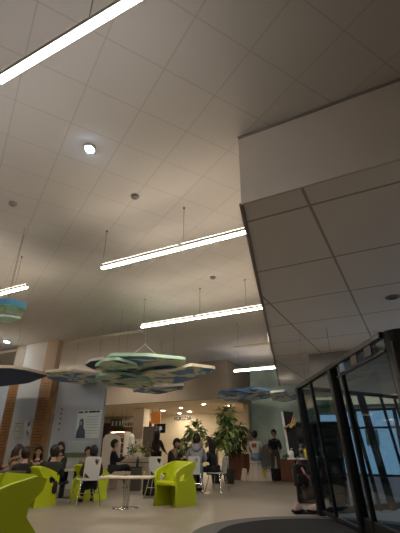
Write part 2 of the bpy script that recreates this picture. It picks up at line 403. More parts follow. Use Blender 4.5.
for k in range(4): lathe(bm,[(.02+k*.02,-.024),(.025+k*.02,-.028)],seg=20)
obj('grille',bm,M['steel'],t)
for i,(px,py,dd) in enumerate(((183,408,17.9),(192,411.5,18.6),(165,411,19.2),(182,413.5,19.6),(141,416,19.2),(232,405,17.4),(206,404,17.3))):
    p=at_z(px,py,2.98)
    t=thing('downlight',['round downlight nearest above the plant beside the lettering','downlight right of the lettering, under the beige bulkhead','downlight above the left end of the dark lettering','downlight directly above the dark wall lettering','downlight left of the orange square sign','downlight above the tall variegated plant','downlight at the front edge of the low beige ceiling'][i],'ceiling light',p,0,'downlights in the low ceiling')
    bm=NB();lathe(bm,[(.10,0),(.10,-.012),(.085,-.014)],seg=20);obj('ring',bm,M['white'],t)
    bm=NB();lathe(bm,[(.08,-.012),(.08,-.018)],seg=20);obj('diffuser',bm,M['down'],t)

# ================================================================== CLOUD PANELS
blue=(.22,.42,.78);navy=(.08,.12,.24);mint=(.66,.92,.78);creamc=(.95,.92,.72);green=(.50,.70,.54);sky=(.07,.22,.38)
BM={'mb':blotch_mat('mint_blue_print',[(0,blue),(.44,mint),(.52,creamc),(.60,blue)],1.3,1),
 'cb':blotch_mat('cream_blue_print',[(0,blue),(.43,creamc),(.58,blue),(.66,mint)],1.3,2),
 'gn':blotch_mat('green_camouflage_print',[(0,navy),(.36,green),(.46,mint),(.54,creamc),(.66,navy)],1.6,3),
 'bl':blotch_mat('blue_print',[(0,navy),(.40,blue),(.52,creamc),(.6,blue)],1.6,4),
 'nv':blotch_mat('navy_print',[(0,navy),(.62,(.08,.10,.14))],1,5)}
EM={'mint':mat('mint_edge',(.45,.68,.56),.6),'cream':mat('cream_edge',(.72,.66,.54),.6),'sky':mat('sky_blue_edge',(.08,.32,.52),.6),'blue':mat('blue_edge',(.10,.20,.42),.6),'white':mat('white_edge',(.75,.75,.72),.6)}
def cloud(pix,z,pm,em,label,th=.075,apex=False,rnd=1):
    pts=[at_z(x,y,z) for x,y in pix]
    c=sum(pts,Vector())/len(pts);q=[(p.x-c.x,p.y-c.y) for p in pts]
    # soften the outline
    for _ in range(rnd):
        n=[]
        for i in range(len(q)):
            a,b=q[i],q[(i+1)%len(q)]
            n+= [(a[0]*.92+b[0]*.08,a[1]*.92+b[1]*.08),(a[0]*.08+b[0]*.92,a[1]*.08+b[1]*.92)]
        q=n
    t=thing('cloud_panel',label,'hanging panel',c,0,'hanging acoustic cloud panels')
    bm=NB();prism(bm,q,0,th);bmesh.ops.recalc_face_normals(bm,faces=bm.faces)
    o=obj('panel',bm,[EM[em],BM[pm]],t)
    for p in o.data.polygons:
        if p.normal.z<-.9:p.material_index=1
    # Y-shaped suspension
    w=max(abs(a[0]) for a in q)*.5
    hz=min(.50,CZ-z-th-.3)
    bm=NB()
    if apex: tube(bm,[(-w,0,th-.01),(0,0,th+hz),(w,0,th-.01)],.009,6)
    tube(bm,[(0,0,th+(hz if apex else -.01)),(0,0,CZ-z-.005)],.003,6)
    obj('suspension_wire',bm,M['white'] if apex else M['wire'],t)
    return t
cloud([(104,364),(112,357),(150,357),(187,360),(187,365),(170,374),(138,377),(112,372)],3.05,'mb','mint','large mint edged cloud panel under the white V wire, centre of the big cluster',apex=True)
cloud([(118,361),(138,366),(142,370),(126,377),(104,374),(96,369),(104,363)],2.93,'gn','mint','mint edged cloud panel left of the largest one, over the poster side')
cloud([(92,363),(104,361),(114,363),(108,370),(96,371),(86,367)],3.16,'nv','white','small dark and white cloud panel at the left tip of the big cluster')
cloud([(176,372),(192,366),(218,369),(204,376),(180,384),(150,384),(134,379),(150,374)],2.86,'cb','cream','cream edged cloud panel pointing right past the mint panel')
cloud([(100,377),(126,376),(150,381),(156,386),(136,390),(110,387),(96,382)],2.80,'gn','mint','green camouflage cloud panel low behind the mint ones')
cloud([(164,388),(186,386),(184,390),(160,395),(134,393),(142,388)],2.83,'bl','white','small far cloud panel with white edge and blue tip below the big cluster')
cloud([(46,375),(70,373),(98,377),(108,381),(88,387),(62,384),(50,381)],2.98,'cb','cream','cream and dark cloud panel in front of the wooden upright')
cloud([(-14,371),(12,371),(28,373),(50,378),(30,386),(0,390),(-18,388)],2.95,'nv','cream','dark navy cloud panel with cream edge at the left edge')
cloud([(-14,308),(8,307),(27,311),(23,320),(8,322),(-14,320)],3.05,'gn','sky','bright blue edged cloud panel nearest at the left edge',th=.10)
cloud([(-14,319),(12,320),(22,322),(12,326),(-14,326)],2.84,'gn','mint','thin green rimmed cloud panel tucked under the bright blue edged one',th=.04)
cloud([(222,392),(238,390),(252,392),(246,399),(230,401),(218,397)],2.92,'bl','blue','blue and cream cloud panel at the left of the far right cluster')
cloud([(238,390),(256,388),(279,391),(272,397),(255,400),(242,397)],3.08,'bl','blue','middle blue cloud panel of the far right cluster under its V wire',apex=True)
cloud([(272,392),(288,390),(300,394),(303,397),(288,401),(274,399)],2.94,'cb','white','pale edged cloud panel of the far right cluster next to the soffit')

# ================================================================== CAFE ZONE
# counter
t=thing('cafe_counter','cream cafe counter with pale top and red strip at its foot','counter',R(10.0,13.6),RZ)
bm=NB();box(bm,(0,0,.40),(2.0,.55,.64));bevel(bm,.01);obj('body',bm,M['cream'],t)
bm=NB();box(bm,(0,0,.745),(2.06,.62,.05));bevel(bm,.008);obj('top',bm,M['cream'],t)
bm=NB();box(bm,(0,-.285,.60),(1.95,.02,.025));obj('shadow_gap',bm,M['brown'],t)
bm=NB();box(bm,(0,0,.05),(2.0,.57,.08));obj('foot_strip',bm,M['red'],t)
# dark cupboard shape added in place of a dark open doorway
t=thing('dark_doorway_block','made-up dark two door cupboard standing in for a dark doorway between the white pillar and the beige column','cupboard',R(10.85,15.8),RZ)
bm=NB();box(bm,(0,0,1.0),(.62,.4,2.0));bevel(bm,.01);obj('body',bm,M['dark_brown'],t)
for x in (-.15,.15):
    bm=NB();box(bm,(x,-.21,1.0),(.28,.02,1.9));o=obj('door',bm,mat('umber_door',(.10,.08,.07),.5),t)
    bm=NB();tube(bm,[(x*.3,-.22,.95),(x*.3,-.25,.97),(x*.3,-.25,1.12),(x*.3,-.22,1.14)],.008,6);obj('handle',bm,M['chrome'],o)
# shelving rack with orange lit slats
t=thing('bread_rack','slatted wooden bread rack in warm light behind the seated man','rack',R(12.45,15.6),RZ)
for x in (-.42,.42):
    bm=NB();box(bm,(x,0,.9),(.06,.4,1.8));obj('side_frame',bm,M['white'],t)
bm=NB();box(bm,(0,-.12,1.78),(.78,.05,.03));obj('lamp_tube',bm,M['down_soft'],t)
for k in range(6):
    bm=NB()
    for j in range(3): box(bm,(0,-.15+j*.13,.45+k*.22),(.80,.06,.035),Matrix.Rotation(.25,4,'X') if 0 else None)
    obj('slat_shelf',bm,M['orange_wood'] if k%2 else M['cream'],t)
bm=NB();box(bm,(0,.2,.9),(.86,.02,1.8));obj('back_board',bm,M['brown'],t)
t=thing('umbrella_column','white rounded pillar figure standing beside the slatted bread rack','ornament',R(11.3,15.0),RZ)
bm=NB();lathe(bm,[(.14,0),(.14,1.3),(.11,1.55),(.05,1.68)],seg=20);obj('shaft',bm,M['white'],t,smooth=True)
bm=NB();lathe(bm,[(.2,0),(.2,.06),(.15,.08)],seg=20);obj('foot',bm,M['white'],t)
# dark panel that paints in the shade of the kitchen recess
t=thing('recess_shade_panel','dark brown framed panel standing in for the shaded kitchen recess at the far left','panel',R(15.9,20.5),RZ)
bm=NB();box(bm,(0,0,1.6),(3.6,.1,1.9));obj('board',bm,M['dark_brown'],t)
bm=NB();box(bm,(0,-.06,2.58),(3.6,.04,.05));obj('frame',bm,M['brown'],t)
bm=NB();box(bm,(.6,-.07,1.75),(1.3,.03,1.2));obj('inner_panel',bm,M['brown'],t)
t=thing('shop_sign','white hanging sign with dark lettering in front of the kitchen','sign',R(13.2,17.5,2.28),RZ)
bm=NB();box(bm,(0,0,0),(1.15,.06,.32));bevel(bm,.01);obj('board',bm,M['white'],t)
bm=NB()
for k in range(6): box(bm,(-.42+k*.165,-.035,-.02),(.09,.01,.1+.04*(k%2)))
obj('lettering',bm,M['dark_brown'],t)
for x in (-.45,.45):
    bm=NB();tube(bm,[(x,0,.16),(x,0,.69)],.01);obj('hanger',bm,M['wire'],t)
t=thing('hanging_board','small dark and white hanging board left of the white shop sign','sign',R(14.35,17.6,2.36),RZ)
bm=NB();box(bm,(0,0,0),(.8,.05,.36));obj('board',bm,M['steel'],t)
bm=NB()
for k in range(3): box(bm,(-.25+k*.25,-.03,-.02),(.1,.01,.24))
obj('print',bm,M['white'],t)
for x in (-.3,.3):
    bm=NB();tube(bm,[(x,0,.17),(x,0,.61)],.01);obj('hanger',bm,M['wire'],t)
# beige column behind
t=thing('column','beige square column behind the cafe counter, left of orange sign','column',R(12.6,17.4),RZ)
bm=NB();box(bm,(0,0,1.49),(.62,.5,2.97));obj('shaft',bm,M['cream'],t)
bm=NB();box(bm,(0,-.26,.06),(.62,.02,.12));obj('plinth',bm,M['dark_brown'],t)
t=thing('square_sign','plain orange square sign under the low ceiling','sign',R(11.65,17.3,2.50),RZ)
bm=NB();box(bm,(0,0,0),(.56,.05,.52));bevel(bm,.008);obj('board',bm,M['orange'],t)
for x in (-.2,.2):
    bm=NB();tube(bm,[(x,0,.25),(x,0,.46)],.01);obj('hanger',bm,M['wire'],t)
t=thing('wall_screen','dark screen showing a pale picture below the orange square','screen',R(11.42,17.35,2.02),RZ)
bm=NB();box(bm,(0,0,0),(.66,.06,.42));bevel(bm,.008);obj('case',bm,M['black'],t)
bm=NB();prism(bm,[(-.2,-.1),(.0,-.12),(.18,-.05),(.12,.1),(-.05,.06),(-.2,.12)],0,.01,Matrix.Rotation(PI/2,4,'X'));obj('picture',bm,M['screen'],t,(0,-.032,0))
bm=NB();tube(bm,[(0,.04,.2),(0,.04,.94)],.012);obj('mount',bm,M['wire'],t)
# lettering on the back wall
t=thing('wall_lettering','dark capital letters HORSZIA mounted on the beige back wall','lettering',R(12.22,20.96,2.74),RZ)
for i,ch in enumerate('HORSZIA'):
    text('letter',ch,.29,M['ink'],t,((i-3)*.155,0,0),(PI/2,0,0),.03)
# niche/door on back wall
bm=NB();box(bm,(0,0,.8),(.7,.04,1.7));o=struct('door_1',bm,M['brown'],R(11.25,20.97,0),RZ)
bm=NB();box(bm,(0,-.03,1.45),(.5,.03,.35));obj('door_window',bm,M['green_strip'],o)
bm=NB();tube(bm,[(.28,-.02,.85),(.28,-.06,.85),(.18,-.06,.85)],.012);obj('door_handle',bm,M['chrome'],o)
# high back bench of the seated man
t=thing('high_back_bench','cream bench with tall rounded back behind the seated man','bench',(-2.40,12.62,0),0)
bm=NB();prism(bm,[(-.42,.0),(-.42,1.3),(-.36,1.42),(-.2,1.46),(-.0,1.44),(.08,1.36),(.12,1.2),(.12,0)],-.05,.05,Matrix.Rotation(PI/2,4,'X'));obj('backrest',bm,M['cream'],t,(-.1,.33,0))
bm=NB();box(bm,(.3,.0,.41),(1.1,.5,.08));bevel(bm,.02);obj('seat',bm,M['cream'],t)
for sx in (-.2,.8):
    bm=NB();box(bm,(sx,0,.185),(.05,.46,.37));obj('leg',bm,M['cream'],t)

# ================================================================== PLANTS
def foliage(bm,c,rad,n,ll,lw,zs=1.0,droop=.4,seed=0):
    rnd=random.Random(seed)
    for i in range(n):
        th=rnd.uniform(0,2*PI);ph=math.acos(rnd.uniform(-.7,1));r=rad*rnd.uniform(.35,1)
        p=Vector(c)+Vector((math.sin(ph)*math.cos(th)*r,math.sin(ph)*math.sin(th)*r,math.cos(ph)*r*zs))
        d=(p-Vector(c)).normalized()+Vector((rnd.uniform(-.4,.4),rnd.uniform(-.4,.4),-droop));d.normalize()
        sd=d.cross(Vector((0,0,1)));sd=sd.normalized() if sd.length>.1 else Vector((1,0,0))
        sd=(sd+Vector((0,0,rnd.uniform(-.5,.5)))).normalized()
        l=ll*rnd.uniform(.7,1.2);w=lw*rnd.uniform(.7,1.2)
        pr=[p,p+d*l*.3+sd*w/2,p+d*l*.7+sd*w*.4-Vector((0,0,l*.1)),p+d*l-Vector((0,0,l*.25)),p+d*l*.7-sd*w*.4-Vector((0,0,l*.1)),p+d*l*.3-sd*w/2]
        bm.faces.new([bm.verts.new(q) for q in pr])
def plant(loc,label,pot,crown,ms,n,ll,lw,droop=.4,group=None,seed=0,name='potted_plant'):
    pw,ph,pm,square=pot
    t=thing(name,label,'plant',loc,RZ,group)
    if square:
        bm=NB();box(bm,(0,0,ph/2),(pw,pw,ph));bevel(bm,.015);obj('planter',bm,pm,t)
    else:
        bm=NB();lathe(bm,[(pw*.35,0),(pw*.5,ph*.9),(pw*.55,ph*.9),(pw*.55,ph),(pw*.45,ph),(pw*.45,ph*.93)],seg=24);obj('planter',bm,pm,t,smooth=False)
    bm=NB();lathe(bm,[(pw*.42,ph*.99),(pw*.3,ph*1.02)],seg=16);obj('soil',bm,M['soil'],t)
    bm=NB();rnd=random.Random(seed)
    zc=crown[0][0][2]
    for k in range(5):
        a=k*1.26+rnd.random();e=Vector(crown[k%len(crown)][0])
        tube(bm,[(.05*math.cos(a),.05*math.sin(a),ph),((e.x)*.4+.06*math.cos(a),e.y*.4+.06*math.sin(a),ph+(e.z-ph)*.6),(e.x+.1*math.cos(a),e.y+.1*math.sin(a),e.z+.1)],[.018,.014,.008],6)
    obj('stem',bm,M['stem'],t)
    bm=NB()
    for i,(c,r,zs) in enumerate(crown): foliage(bm,c,r,n//len(crown),ll,lw,zs,droop,seed*7+i)
    o=obj('foliage',bm,ms,t)
    if isinstance(ms,list):
        for p in o.data.polygons:p.material_index=rnd.choice(range(len(ms)))
    return t
def gnd(px,py): return at_z(px,py,0)
plant(gnd(243,479.5)+Vector((.05,.3,0)),'dark palm like plant in square brown planter beside the person in white',(.62,.92,M['terra'],True),[((-.02,0,1.5),.42,1.1),((-.22,-.05,1.1),.32,.8),((0,0,1.85),.3,.7)],M['leaf'],420,.34,.06,.7,seed=3)
plant(gnd(290,480)+Vector((.15,0,0)),'square brown planter with low foliage right of the standing person in black',(.55,.75,M['terra'],True),[((0,0,.85),.18,.6)],M['leaf'],50,.2,.05,seed=9)
plant(gnd(230,485)+Vector((.15,.8,0)),'tall variegated plant with leaves coloured yellowish as if lit left of the palm',(.45,.45,M['dark_brown'],False),[((-.05,0,2.15),.32,1.1),((0,0,1.7),.34,.8),((-.15,-.1,1.35),.38,.6)],[M['leaf'],M['leaf_lit'],M['leaf_lit']],380,.26,.11,.5,seed=4)
plant(gnd(218,485)+Vector((.1,.9,0)),'low bush of golden leaves behind the long haired person in black',(.4,.4,M['dark_brown'],False),[((0,0,1.35),.42,.6)],[M['leaf_gold'],M['leaf']],160,.2,.09,.3,seed=11)
plant(gnd(197,486)+Vector((0,.6,0)),'bright green and yellow plant rising behind the grey hoodie',(.42,.45,M['dark_brown'],False),[((.05,0,1.62),.30,.9),((-.2,0,1.15),.35,.8)],[M['leaf'],M['leaf_lit'],M['leaf_lit']],260,.22,.11,.4,seed=5)
plant(gnd(187,486),'lower green plant left of the grey hoodie',(.35,.4,M['dark_brown'],False),[((0,0,1.05),.40,.8)],[M['leaf_lit'],M['leaf']],140,.22,.08,.4,seed=6)
for i,s in enumerate((10.1,9.65,9.25)):
    plant(R(s,13.58,.77),['leafy plant at the left end of the cafe counter','leafy plant in the middle of the cafe counter','leafy plant at the right end of the cafe counter'][i],(.16,.16,M['white'],False),[((0,0,.30),.25,.8)],[M['leaf'],M['leaf_lit'],M['pink'] if i==2 else M['leaf']],70,.16,.06,.3,group='plants on the cafe counter',seed=20+i)

# ================================================================== GREEN ARMCHAIRS
def armchair(loc,rz,label):
    """faces -y locally"""
    t=thing('lime_armchair',label,'armchair',loc,rz,'lime green moulded armchairs')
    side=[(-.26,0),(-.22,.28),(-.28,.48),(-.27,.58),(-.16,.65),(.08,.73),(.28,.78),(.36,.76),(.34,.68),(.25,.60),(.24,.52),(.33,.42),(.36,.2),(.38,0),(.30,0),(-.1,0)]
    hole=[(-.16,.44),(.02,.44),(.05,.54),(.0,.58),(-.12,.53),(-.16,.50)]
    for sx in (-1,1):
        bm=plate([side,hole],.06);bmesh.ops.transform(bm,matrix=Matrix.Translation((sx*.27,0,0))@Matrix(((0,0,1,0),(1,0,0,0),(0,1,0,0),(0,0,0,1))),verts=bm.verts)
        obj('side_panel',bm,M['lime'],t)
    bm=NB();prism(bm,[(.14,.40),(.20,.40),(.36,.76),(.29,.79)],-.25,.25,Matrix(((0,0,1,0),(1,0,0,0),(0,1,0,0),(0,0,0,1))));obj('backrest',bm,M['lime'],t)
    bm=NB();prism(bm,[(-.25,.36),(.16,.34),(.19,.41),(-.23,.425),(-.26,.40)],-.25,.25,Matrix(((0,0,1,0),(1,0,0,0),(0,1,0,0),(0,0,0,1))));obj('seat',bm,M['lime'],t)
    bm=NB();prism(bm,[(.22,.0),(.27,.0),(.21,.38),(.15,.38)],-.25,.25,Matrix(((0,0,1,0),(1,0,0,0),(0,1,0,0),(0,0,0,1))));obj('rear_panel',bm,M['lime'],t)
    return t
g0=armchair((-.50,8.95,0),math.radians(-38),'empty lime green armchair in the middle, right of the white table')
dup(g0,(-1.63,3.32,0),math.radians(-40),'largest lime green armchair, cut by the left edge of the photo')
dup(g0,(-3.18,8.78,0),math.radians(160),'lime green armchair under the person with black hair and dark jacket').scale=(.95,.95,.88)
dup(g0,(-2.42,10.0,0),math.radians(140),'lime green armchair beside the blue wall, left of the white chair').scale=(.95,.95,.88)

# ================================================================== WHITE CHAIRS
def white_chair(loc,rz,label):
    """faces +y locally, back at -y"""
    t=thing('white_chair',label,'chair',loc,rz,'white shell chairs with thin metal legs')
    out=[(-.155,.0),(-.165,.38),(-.13,.415),(.13,.415),(.165,.38),(.155,.0)]
    hol=[(.02,.375),(.125,.375),(.095,.25),(.04,.31)]
    hol2=[(-.14,.03),(-.02,.03),(-.14,.14)]
    bm=plate([out,hol,hol2],.02)
    bmesh.ops.transform(bm,matrix=Matrix.Translation((0,-.2,.45))@Matrix.Rotation(.16,4,'X')@Matrix.Rotation(PI/2,4,'X'),verts=bm.verts);obj('backrest',bm,M['shell'],t)
    bm=NB();prism(bm,[(-.18,-.21),(.18,-.21),(.20,.1),(.17,.22),(-.17,.22),(-.20,.1)],.435,.46);bevel(bm,.006,1);obj('seat',bm,M['shell'],t)
    for sx in (-1,1):
        for sy in (-1,1):
            bm=NB();tube(bm,[(sx*.16,sy*.15,.435),(sx*.24,sy*.25,.0)],.013,8);obj('leg',bm,M['chrome'],t)
    bm=NB();tube(bm,[(-.2,-.2,.22),(.2,-.2,.22)],.008,6);obj('stretcher',bm,M['chrome'],t)
    return t
w0=white_chair((-2.24,8.9,0),math.radians(30),'white shell chair with its back to us, left of the white table')
dup(w0,(-.10,11.6,0),math.radians(-5),'white shell chair under the person in the grey hoodie')
dup(w0,(.52,12.1,0),math.radians(60),'white shell chair under the long haired person in black, right of hoodie')
dup(w0,(-.95,10.3,0),math.radians(-10),'white shell chair whose back shows behind the central lime armchair')
dup(w0,(-.42,12.3,0),math.radians(200),'white shell chair under the person bending forward, mostly hidden')

# ================================================================== TABLES
def pedestal(loc,rz,label,w,dp,h,topm):
    t=thing('pedestal_table',label,'table',loc,rz)
    bm=NB();box(bm,(0,0,h-.015),(w,dp,.03));bevel(bm,.008);obj('tabletop',bm,topm,t)
    for x in (-.035,.035):
        bm=NB();tube(bm,[(x,0,.02),(x,0,h-.03)],.026,12);obj('column',bm,M['chrome'],t)
    bm=NB();lathe(bm,[(.25,0),(.25,.012),(.07,.03)],(0,0,0),28);obj('base_disc',bm,M['chrome'],t)
    return t
pedestal((-1.36,8.45,0),math.radians(-4),'low white table on chrome double pedestal in the centre of the seating',.98,.6,.53,M['table_top'])
def small_table(loc,label,w=.5,h=.6):
    t=thing('round_table',label,'table',loc,0)
    bm=NB();lathe(bm,[(w,h-.03),(w,h)],seg=32);obj('tabletop',bm,M['table_top'],t)
    bm=NB();tube(bm,[(0,0,.02),(0,0,h-.03)],.035,12);obj('column',bm,M['steel'],t)
    bm=NB();lathe(bm,[(.24,0),(.24,.015),(.05,.03)],seg=24);obj('base_disc',bm,M['steel'],t)
    return t
small_table((-2.9,10.3,0),'small pale round table between the two occupied lime armchairs',.32,.58)
small_table((-.15,12.35,0),'round table in front of the grey hoodie, mostly hidden by people',.42,.62)
t_bench=thing('long_bench','low black bench behind the seated group at left','bench',(-3.7,10.2,0),.1)
bm=NB();box(bm,(0,0,.30),(1.3,.4,.06));bevel(bm,.01);obj('seat',bm,M['black_matt'],t_bench)
for x in (-.55,.55):
    bm=NB();box(bm,(x,0,.135),(.05,.36,.27));obj('leg',bm,M['black_matt'],t_bench)
small_table((-3.72,7.9,0),'dark low table between the largest armchair and the seated group',.56,.62)
SC_last=[o for o in COL.objects if o.name.startswith('round_table')][-1]
for c in SC_last.children:
    if c.name.startswith('tabletop'): c.data.materials[0]=M['dark_brown']
# things
def backpack(loc,rz,label,m,w=.3,h=.42,dp=.2,sm=None):
    t=thing('backpack',label,'bag',loc,rz)
    bm=NB();box(bm,(0,0,h/2),(w,dp,h));bevel(bm,.05,3);obj('body',bm,m,t,smooth=True)
    bm=NB();box(bm,(0,-dp/2-.02,h*.32),(w*.75,.06,h*.45));bevel(bm,.02,2);obj('front_pocket',bm,m,t,smooth=True)
    for sx in (-1,1):
        bm=NB();tube(bm,[(sx*w*.25,dp/2-.01,h*.9),(sx*w*.32,dp/2+.06,h*.7),(sx*w*.3,dp/2+.01,h*.15)],.014,6);obj('strap',bm,sm or m,t)
    bm=NB();tube(bm,[(-.04,0,h-.01),(-.03,0,h+.04),(.03,0,h+.04),(.04,0,h-.01)],.009,6);obj('handle',bm,sm or m,t)
    return t
backpack((-1.2,10.9,0),.2,'black bag on the floor behind the right end of the white table',M['black_matt'],.32,.40)
t=thing('bottle','dark green bottle standing on a small dark box in front of the cream bench','bottle',R(11.14,12.42,.45),0)
t.location=Vector((-1.72,12.2,.58))
# (bottle rests on the small bench box below)
bm=NB();lathe(bm,[(.035,0),(.037,.15),(.03,.18),(.013,.23),(.013,.27)],seg=16);obj('body',bm,M['glass_green'],t,smooth=True)
bm=NB();lathe(bm,[(.015,.262),(.015,.285)],seg=12);obj('cap',bm,M['white'],t)
t=thing('side_box','small dark box holding the green bottle beside the seated man','box',(-1.72,12.2,0),0)
bm=NB();box(bm,(0,0,.28),(.3,.3,.56));bevel(bm,.01);obj('body',bm,M['steel'],t)
bm=NB();box(bm,(0,0,.57),(.32,.32,.02));obj('lid',bm,M['black'],t)

# ================================================================== PEOPLE
def person(loc,rz,label,top,legs,hairc,pose='sit',long_hair=False,lean=.0,head_turn=0,head_tilt=0,arms='lap',hood=None,shoe=None,print_=None,scale=1,seat=.45,cross=False,short=False,phone=False,skirt=False):
    """faces +y locally. One continuous body; clothing, hair and shoes are children"""
    shoe=shoe or M['black_matt']
    t=thing('person',label,'person',loc,rz)
    t.scale=(scale,)*3
    hz=seat+.10 if pose=='sit' else .93
    def sp(h,fw=0): # point on spine at height h above pelvis, leaning
        return Vector((0,math.sin(lean)*h+fw,hz+math.cos(lean)*h))
    N={};E=[]
    N['pel']=(sp(0),(.135,.10));N['waist']=(sp(.16),(.115,.085));N['chest']=(sp(.34),(.135,.095));N['neck0']=(sp(.47),(.075,.065));N['neck']=(sp(.545),.05)
    hc=sp(.545)+Vector((0,.02+math.sin(head_tilt)*.09,.10*math.cos(head_tilt)))
    N['jaw']=(sp(.545)+Vector((0,.03+math.sin(head_tilt)*.03,.05)),(.058,.066));N['head']=(hc+Vector((0,0,.015)),(.074,.092));N['crown']=(hc+Vector((0,-.005+math.sin(head_tilt)*.05,.085)),(.055,.07))
    E+=[('pel','waist'),('waist','chest'),('chest','neck0'),('neck0','neck'),('neck','jaw'),('jaw','head'),('head','crown')]
    hands={}
    for sx,k in ((-1,'l'),(1,'r')):
        sh=sp(.43)+Vector((sx*.17,0,0));N['sh'+k]=(sh,.058)
        if arms=='lap': el=sh+Vector((sx*.06,.10,-.25));wr=el+Vector((-sx*.10,.22,-.03))
        elif arms=='table': el=sh+Vector((sx*.05,.16,-.22));wr=el+Vector((-sx*.10,.22,.06))
        elif arms=='phone': el=sh+Vector((sx*.03,.14,-.23));wr=el+Vector((-sx*.12,.20,.12))
        elif arms=='face' and sx>0: el=sh+Vector((.02,.2,-.18));wr=el+Vector((-.10,-.02,.24))
        elif arms=='down' : el=sh+Vector((sx*.05,-.02,-.28));wr=el+Vector((sx*.01,.05,-.25))
        elif arms=='reach': el=sh+Vector((sx*.04,.10,-.26));wr=el+Vector((-sx*.02,.20,-.10))
        else: el=sh+Vector((sx*.06,.10,-.25));wr=el+Vector((-sx*.10,.22,-.03))
        dirn=(wr-el).normalized()
        N['el'+k]=(el,.043);N['wr'+k]=(wr,.028);N['pa'+k]=(wr+dirn*.07,(.04,.022))
        hands[k]=(wr,dirn,sx)
        E+=[('chest','sh'+k),('sh'+k,'el'+k),('el'+k,'wr'+k),('wr'+k,'pa'+k)]
        hp=Vector((sx*.09,0,hz-.02))
        if pose=='sit':
            kn=Vector((sx*.12,.42,hz-.0));an=Vector((sx*.13,.44+(.1 if sx>0 else -.04),.09));toe=an+Vector((sx*.03,.15,-.045))
            if cross and sx>0: kn=Vector((.06,.43,hz+.08));an=Vector((-.14,.66,.28));toe=an+Vector((-.05,.13,-.02))
        else:
            kn=Vector((sx*.11,.02+(.05 if sx>0 else 0),.49));an=Vector((sx*.12,-.02,.08));toe=an+Vector((sx*.04,.14,-.04))
        N['hip'+k]=(hp,.085);N['kn'+k]=(kn,.055);N['an'+k]=(an,.036);N['toe'+k]=(toe,(.035,.025))
        E+=[('pel','hip'+k),('hip'+k,'kn'+k),('kn'+k,'an'+k),('an'+k,'toe'+k)]
    body=skin_bm(N,E,1)
    # turn of the head is applied to hair and face pieces together with the head verts
    zc=N['neck'][0].z;pivot=N['neck'][0]
    # fingers
    for k,(wr,dn,sx) in hands.items():
        pc=wr+dn*.085;side=dn.cross(Vector((0,0,1)));side=side.normalized() if side.length>.2 else Vector((0,1,0));cu=side.cross(dn).normalized()
        if cu.z>0:cu=-cu
        for j,l in enumerate((.062,.07,.065,.05)):
            b=pc+side*(j-1.5)*.019
            tube(body,[b-dn*.02,b+dn*l*.45+cu*.006,b+dn*l*.8+cu*.024,b+dn*l+cu*.042],[.009,.009,.008,.006],6)
        b=wr+dn*.035-side*.03*sx
        tube(body,[b,b-side*.025*sx+dn*.03+cu*.01,b-side*.022*sx+dn*.06+cu*.022],[.012,.010,.007],6)
    # face: nose, eyes, mouth, ears
    nf0=len(body.faces);mat_idx={}
    fwd=Vector((0,1,0));h=hc
    fy=.093
    def blob(c,s,mi,seg=8):
        g=bmesh.ops.create_uvsphere(body,u_segments=seg,v_segments=6,radius=1)['verts']
        bmesh.ops.transform(body,matrix=Matrix.Translation(c)@Matrix.Diagonal((*s,1)),verts=g)
        for f in {f for v in g for f in v.link_faces}: f.material_index=mi
    blob(h+Vector((0,fy-.002,-.005)),(.012,.02,.022),0);
    for sx in (-1,1):
        blob(h+Vector((sx*.03,fy-.014,.02)),(.013,.008,.008),1);blob(h+Vector((sx*.03,fy-.012,.038)),(.018,.008,.004),1)
        blob(h+Vector((sx*.078,0,.0)),(.010,.02,.03),0)
    blob(h+Vector((0,fy-.014,-.04)),(.022,.008,.007),2)
    rot=Matrix.Translation(pivot)@Matrix.Rotation(head_turn,4,'Z')@Matrix.Translation(-pivot)
    hv=[v for v in body.verts if v.co.z>zc+.03 and (v.co-hc).length<.19]
    bmesh.ops.transform(body,matrix=rot,verts=hv)
    obj('body',body,[M['skin'],M['eye'],M['lip']],t,smooth=True)
    # hair: a shell over skull, pulled down at the back when long
    hb=NB();g=bmesh.ops.create_icosphere(hb,subdivisions=4,radius=1)['verts']
    dele=[]
    for v in hb.verts:
        n=v.co.copy();v.co=Vector((n.x*.098,n.y*.112-.012,n.z*.125+.035))
        front=n.y>.25 and n.z<.42-.25*abs(n.x)
        low=n.z<(-.95 if n.y<0 else -.1)
        if front or (low and not long_hair) or (n.z<-.1 and n.y>.05 and not long_hair): dele.append(v);continue
        v.co*=1.05+.10*noise.noise(n*4+Vector(loc))
        if long_hair and n.z<.0:
            v.co.z+=n.z*.34;v.co.y-=.03*(-n.z);v.co.x*=1+.35*(-n.z)
            if v.co.y<-.02: v.co.y-=.03
        if hairc is M['hair_black'] and not long_hair and n.z>.2: v.co*=1.04
    bmesh.ops.delete(hb,geom=dele,context='VERTS')
    # thickness
    geo=list(hb.faces)
    bmesh.ops.solidify(hb,geom=geo,thickness=.014)
    bmesh.ops.transform(hb,matrix=Matrix.Translation(hc),verts=hb.verts);bmesh.ops.transform(hb,matrix=rot,verts=hb.verts)
    obj('hair',hb,hairc,t,smooth=True)
    # jacket / shirt
    J={};g_=.028
    for n in ('pel','waist','chest','neck0'):
        r=N[n][1];J[n]=(N[n][0]+(Vector((0,0,.02)) if n=='pel' else Vector()),(r[0]+g_,r[1]+g_))
    J={k:J[k] for k in ('waist','pel','chest','neck0')}
    JE=[('waist','pel'),('waist','chest'),('chest','neck0')]
    for k in 'lr':
        J['sh'+k]=(N['sh'+k][0],.058+g_*.8);J['el'+k]=(N['el'+k][0],.043+g_*(.9 if not short else .7))
        JE+=[('chest','sh'+k),('sh'+k,'el'+k)]
        if short:
            J['el'+k]=(N['sh'+k][0].lerp(N['el'+k][0],.7),.06)
        else:
            J['wr'+k]=(N['el'+k][0].lerp(N['wr'+k][0],.93),.042);JE.append(('el'+k,'wr'+k))
    jk=obj('jacket' if not short else 'shirt',skin_bm(J,JE,1),top,t,smooth=True)
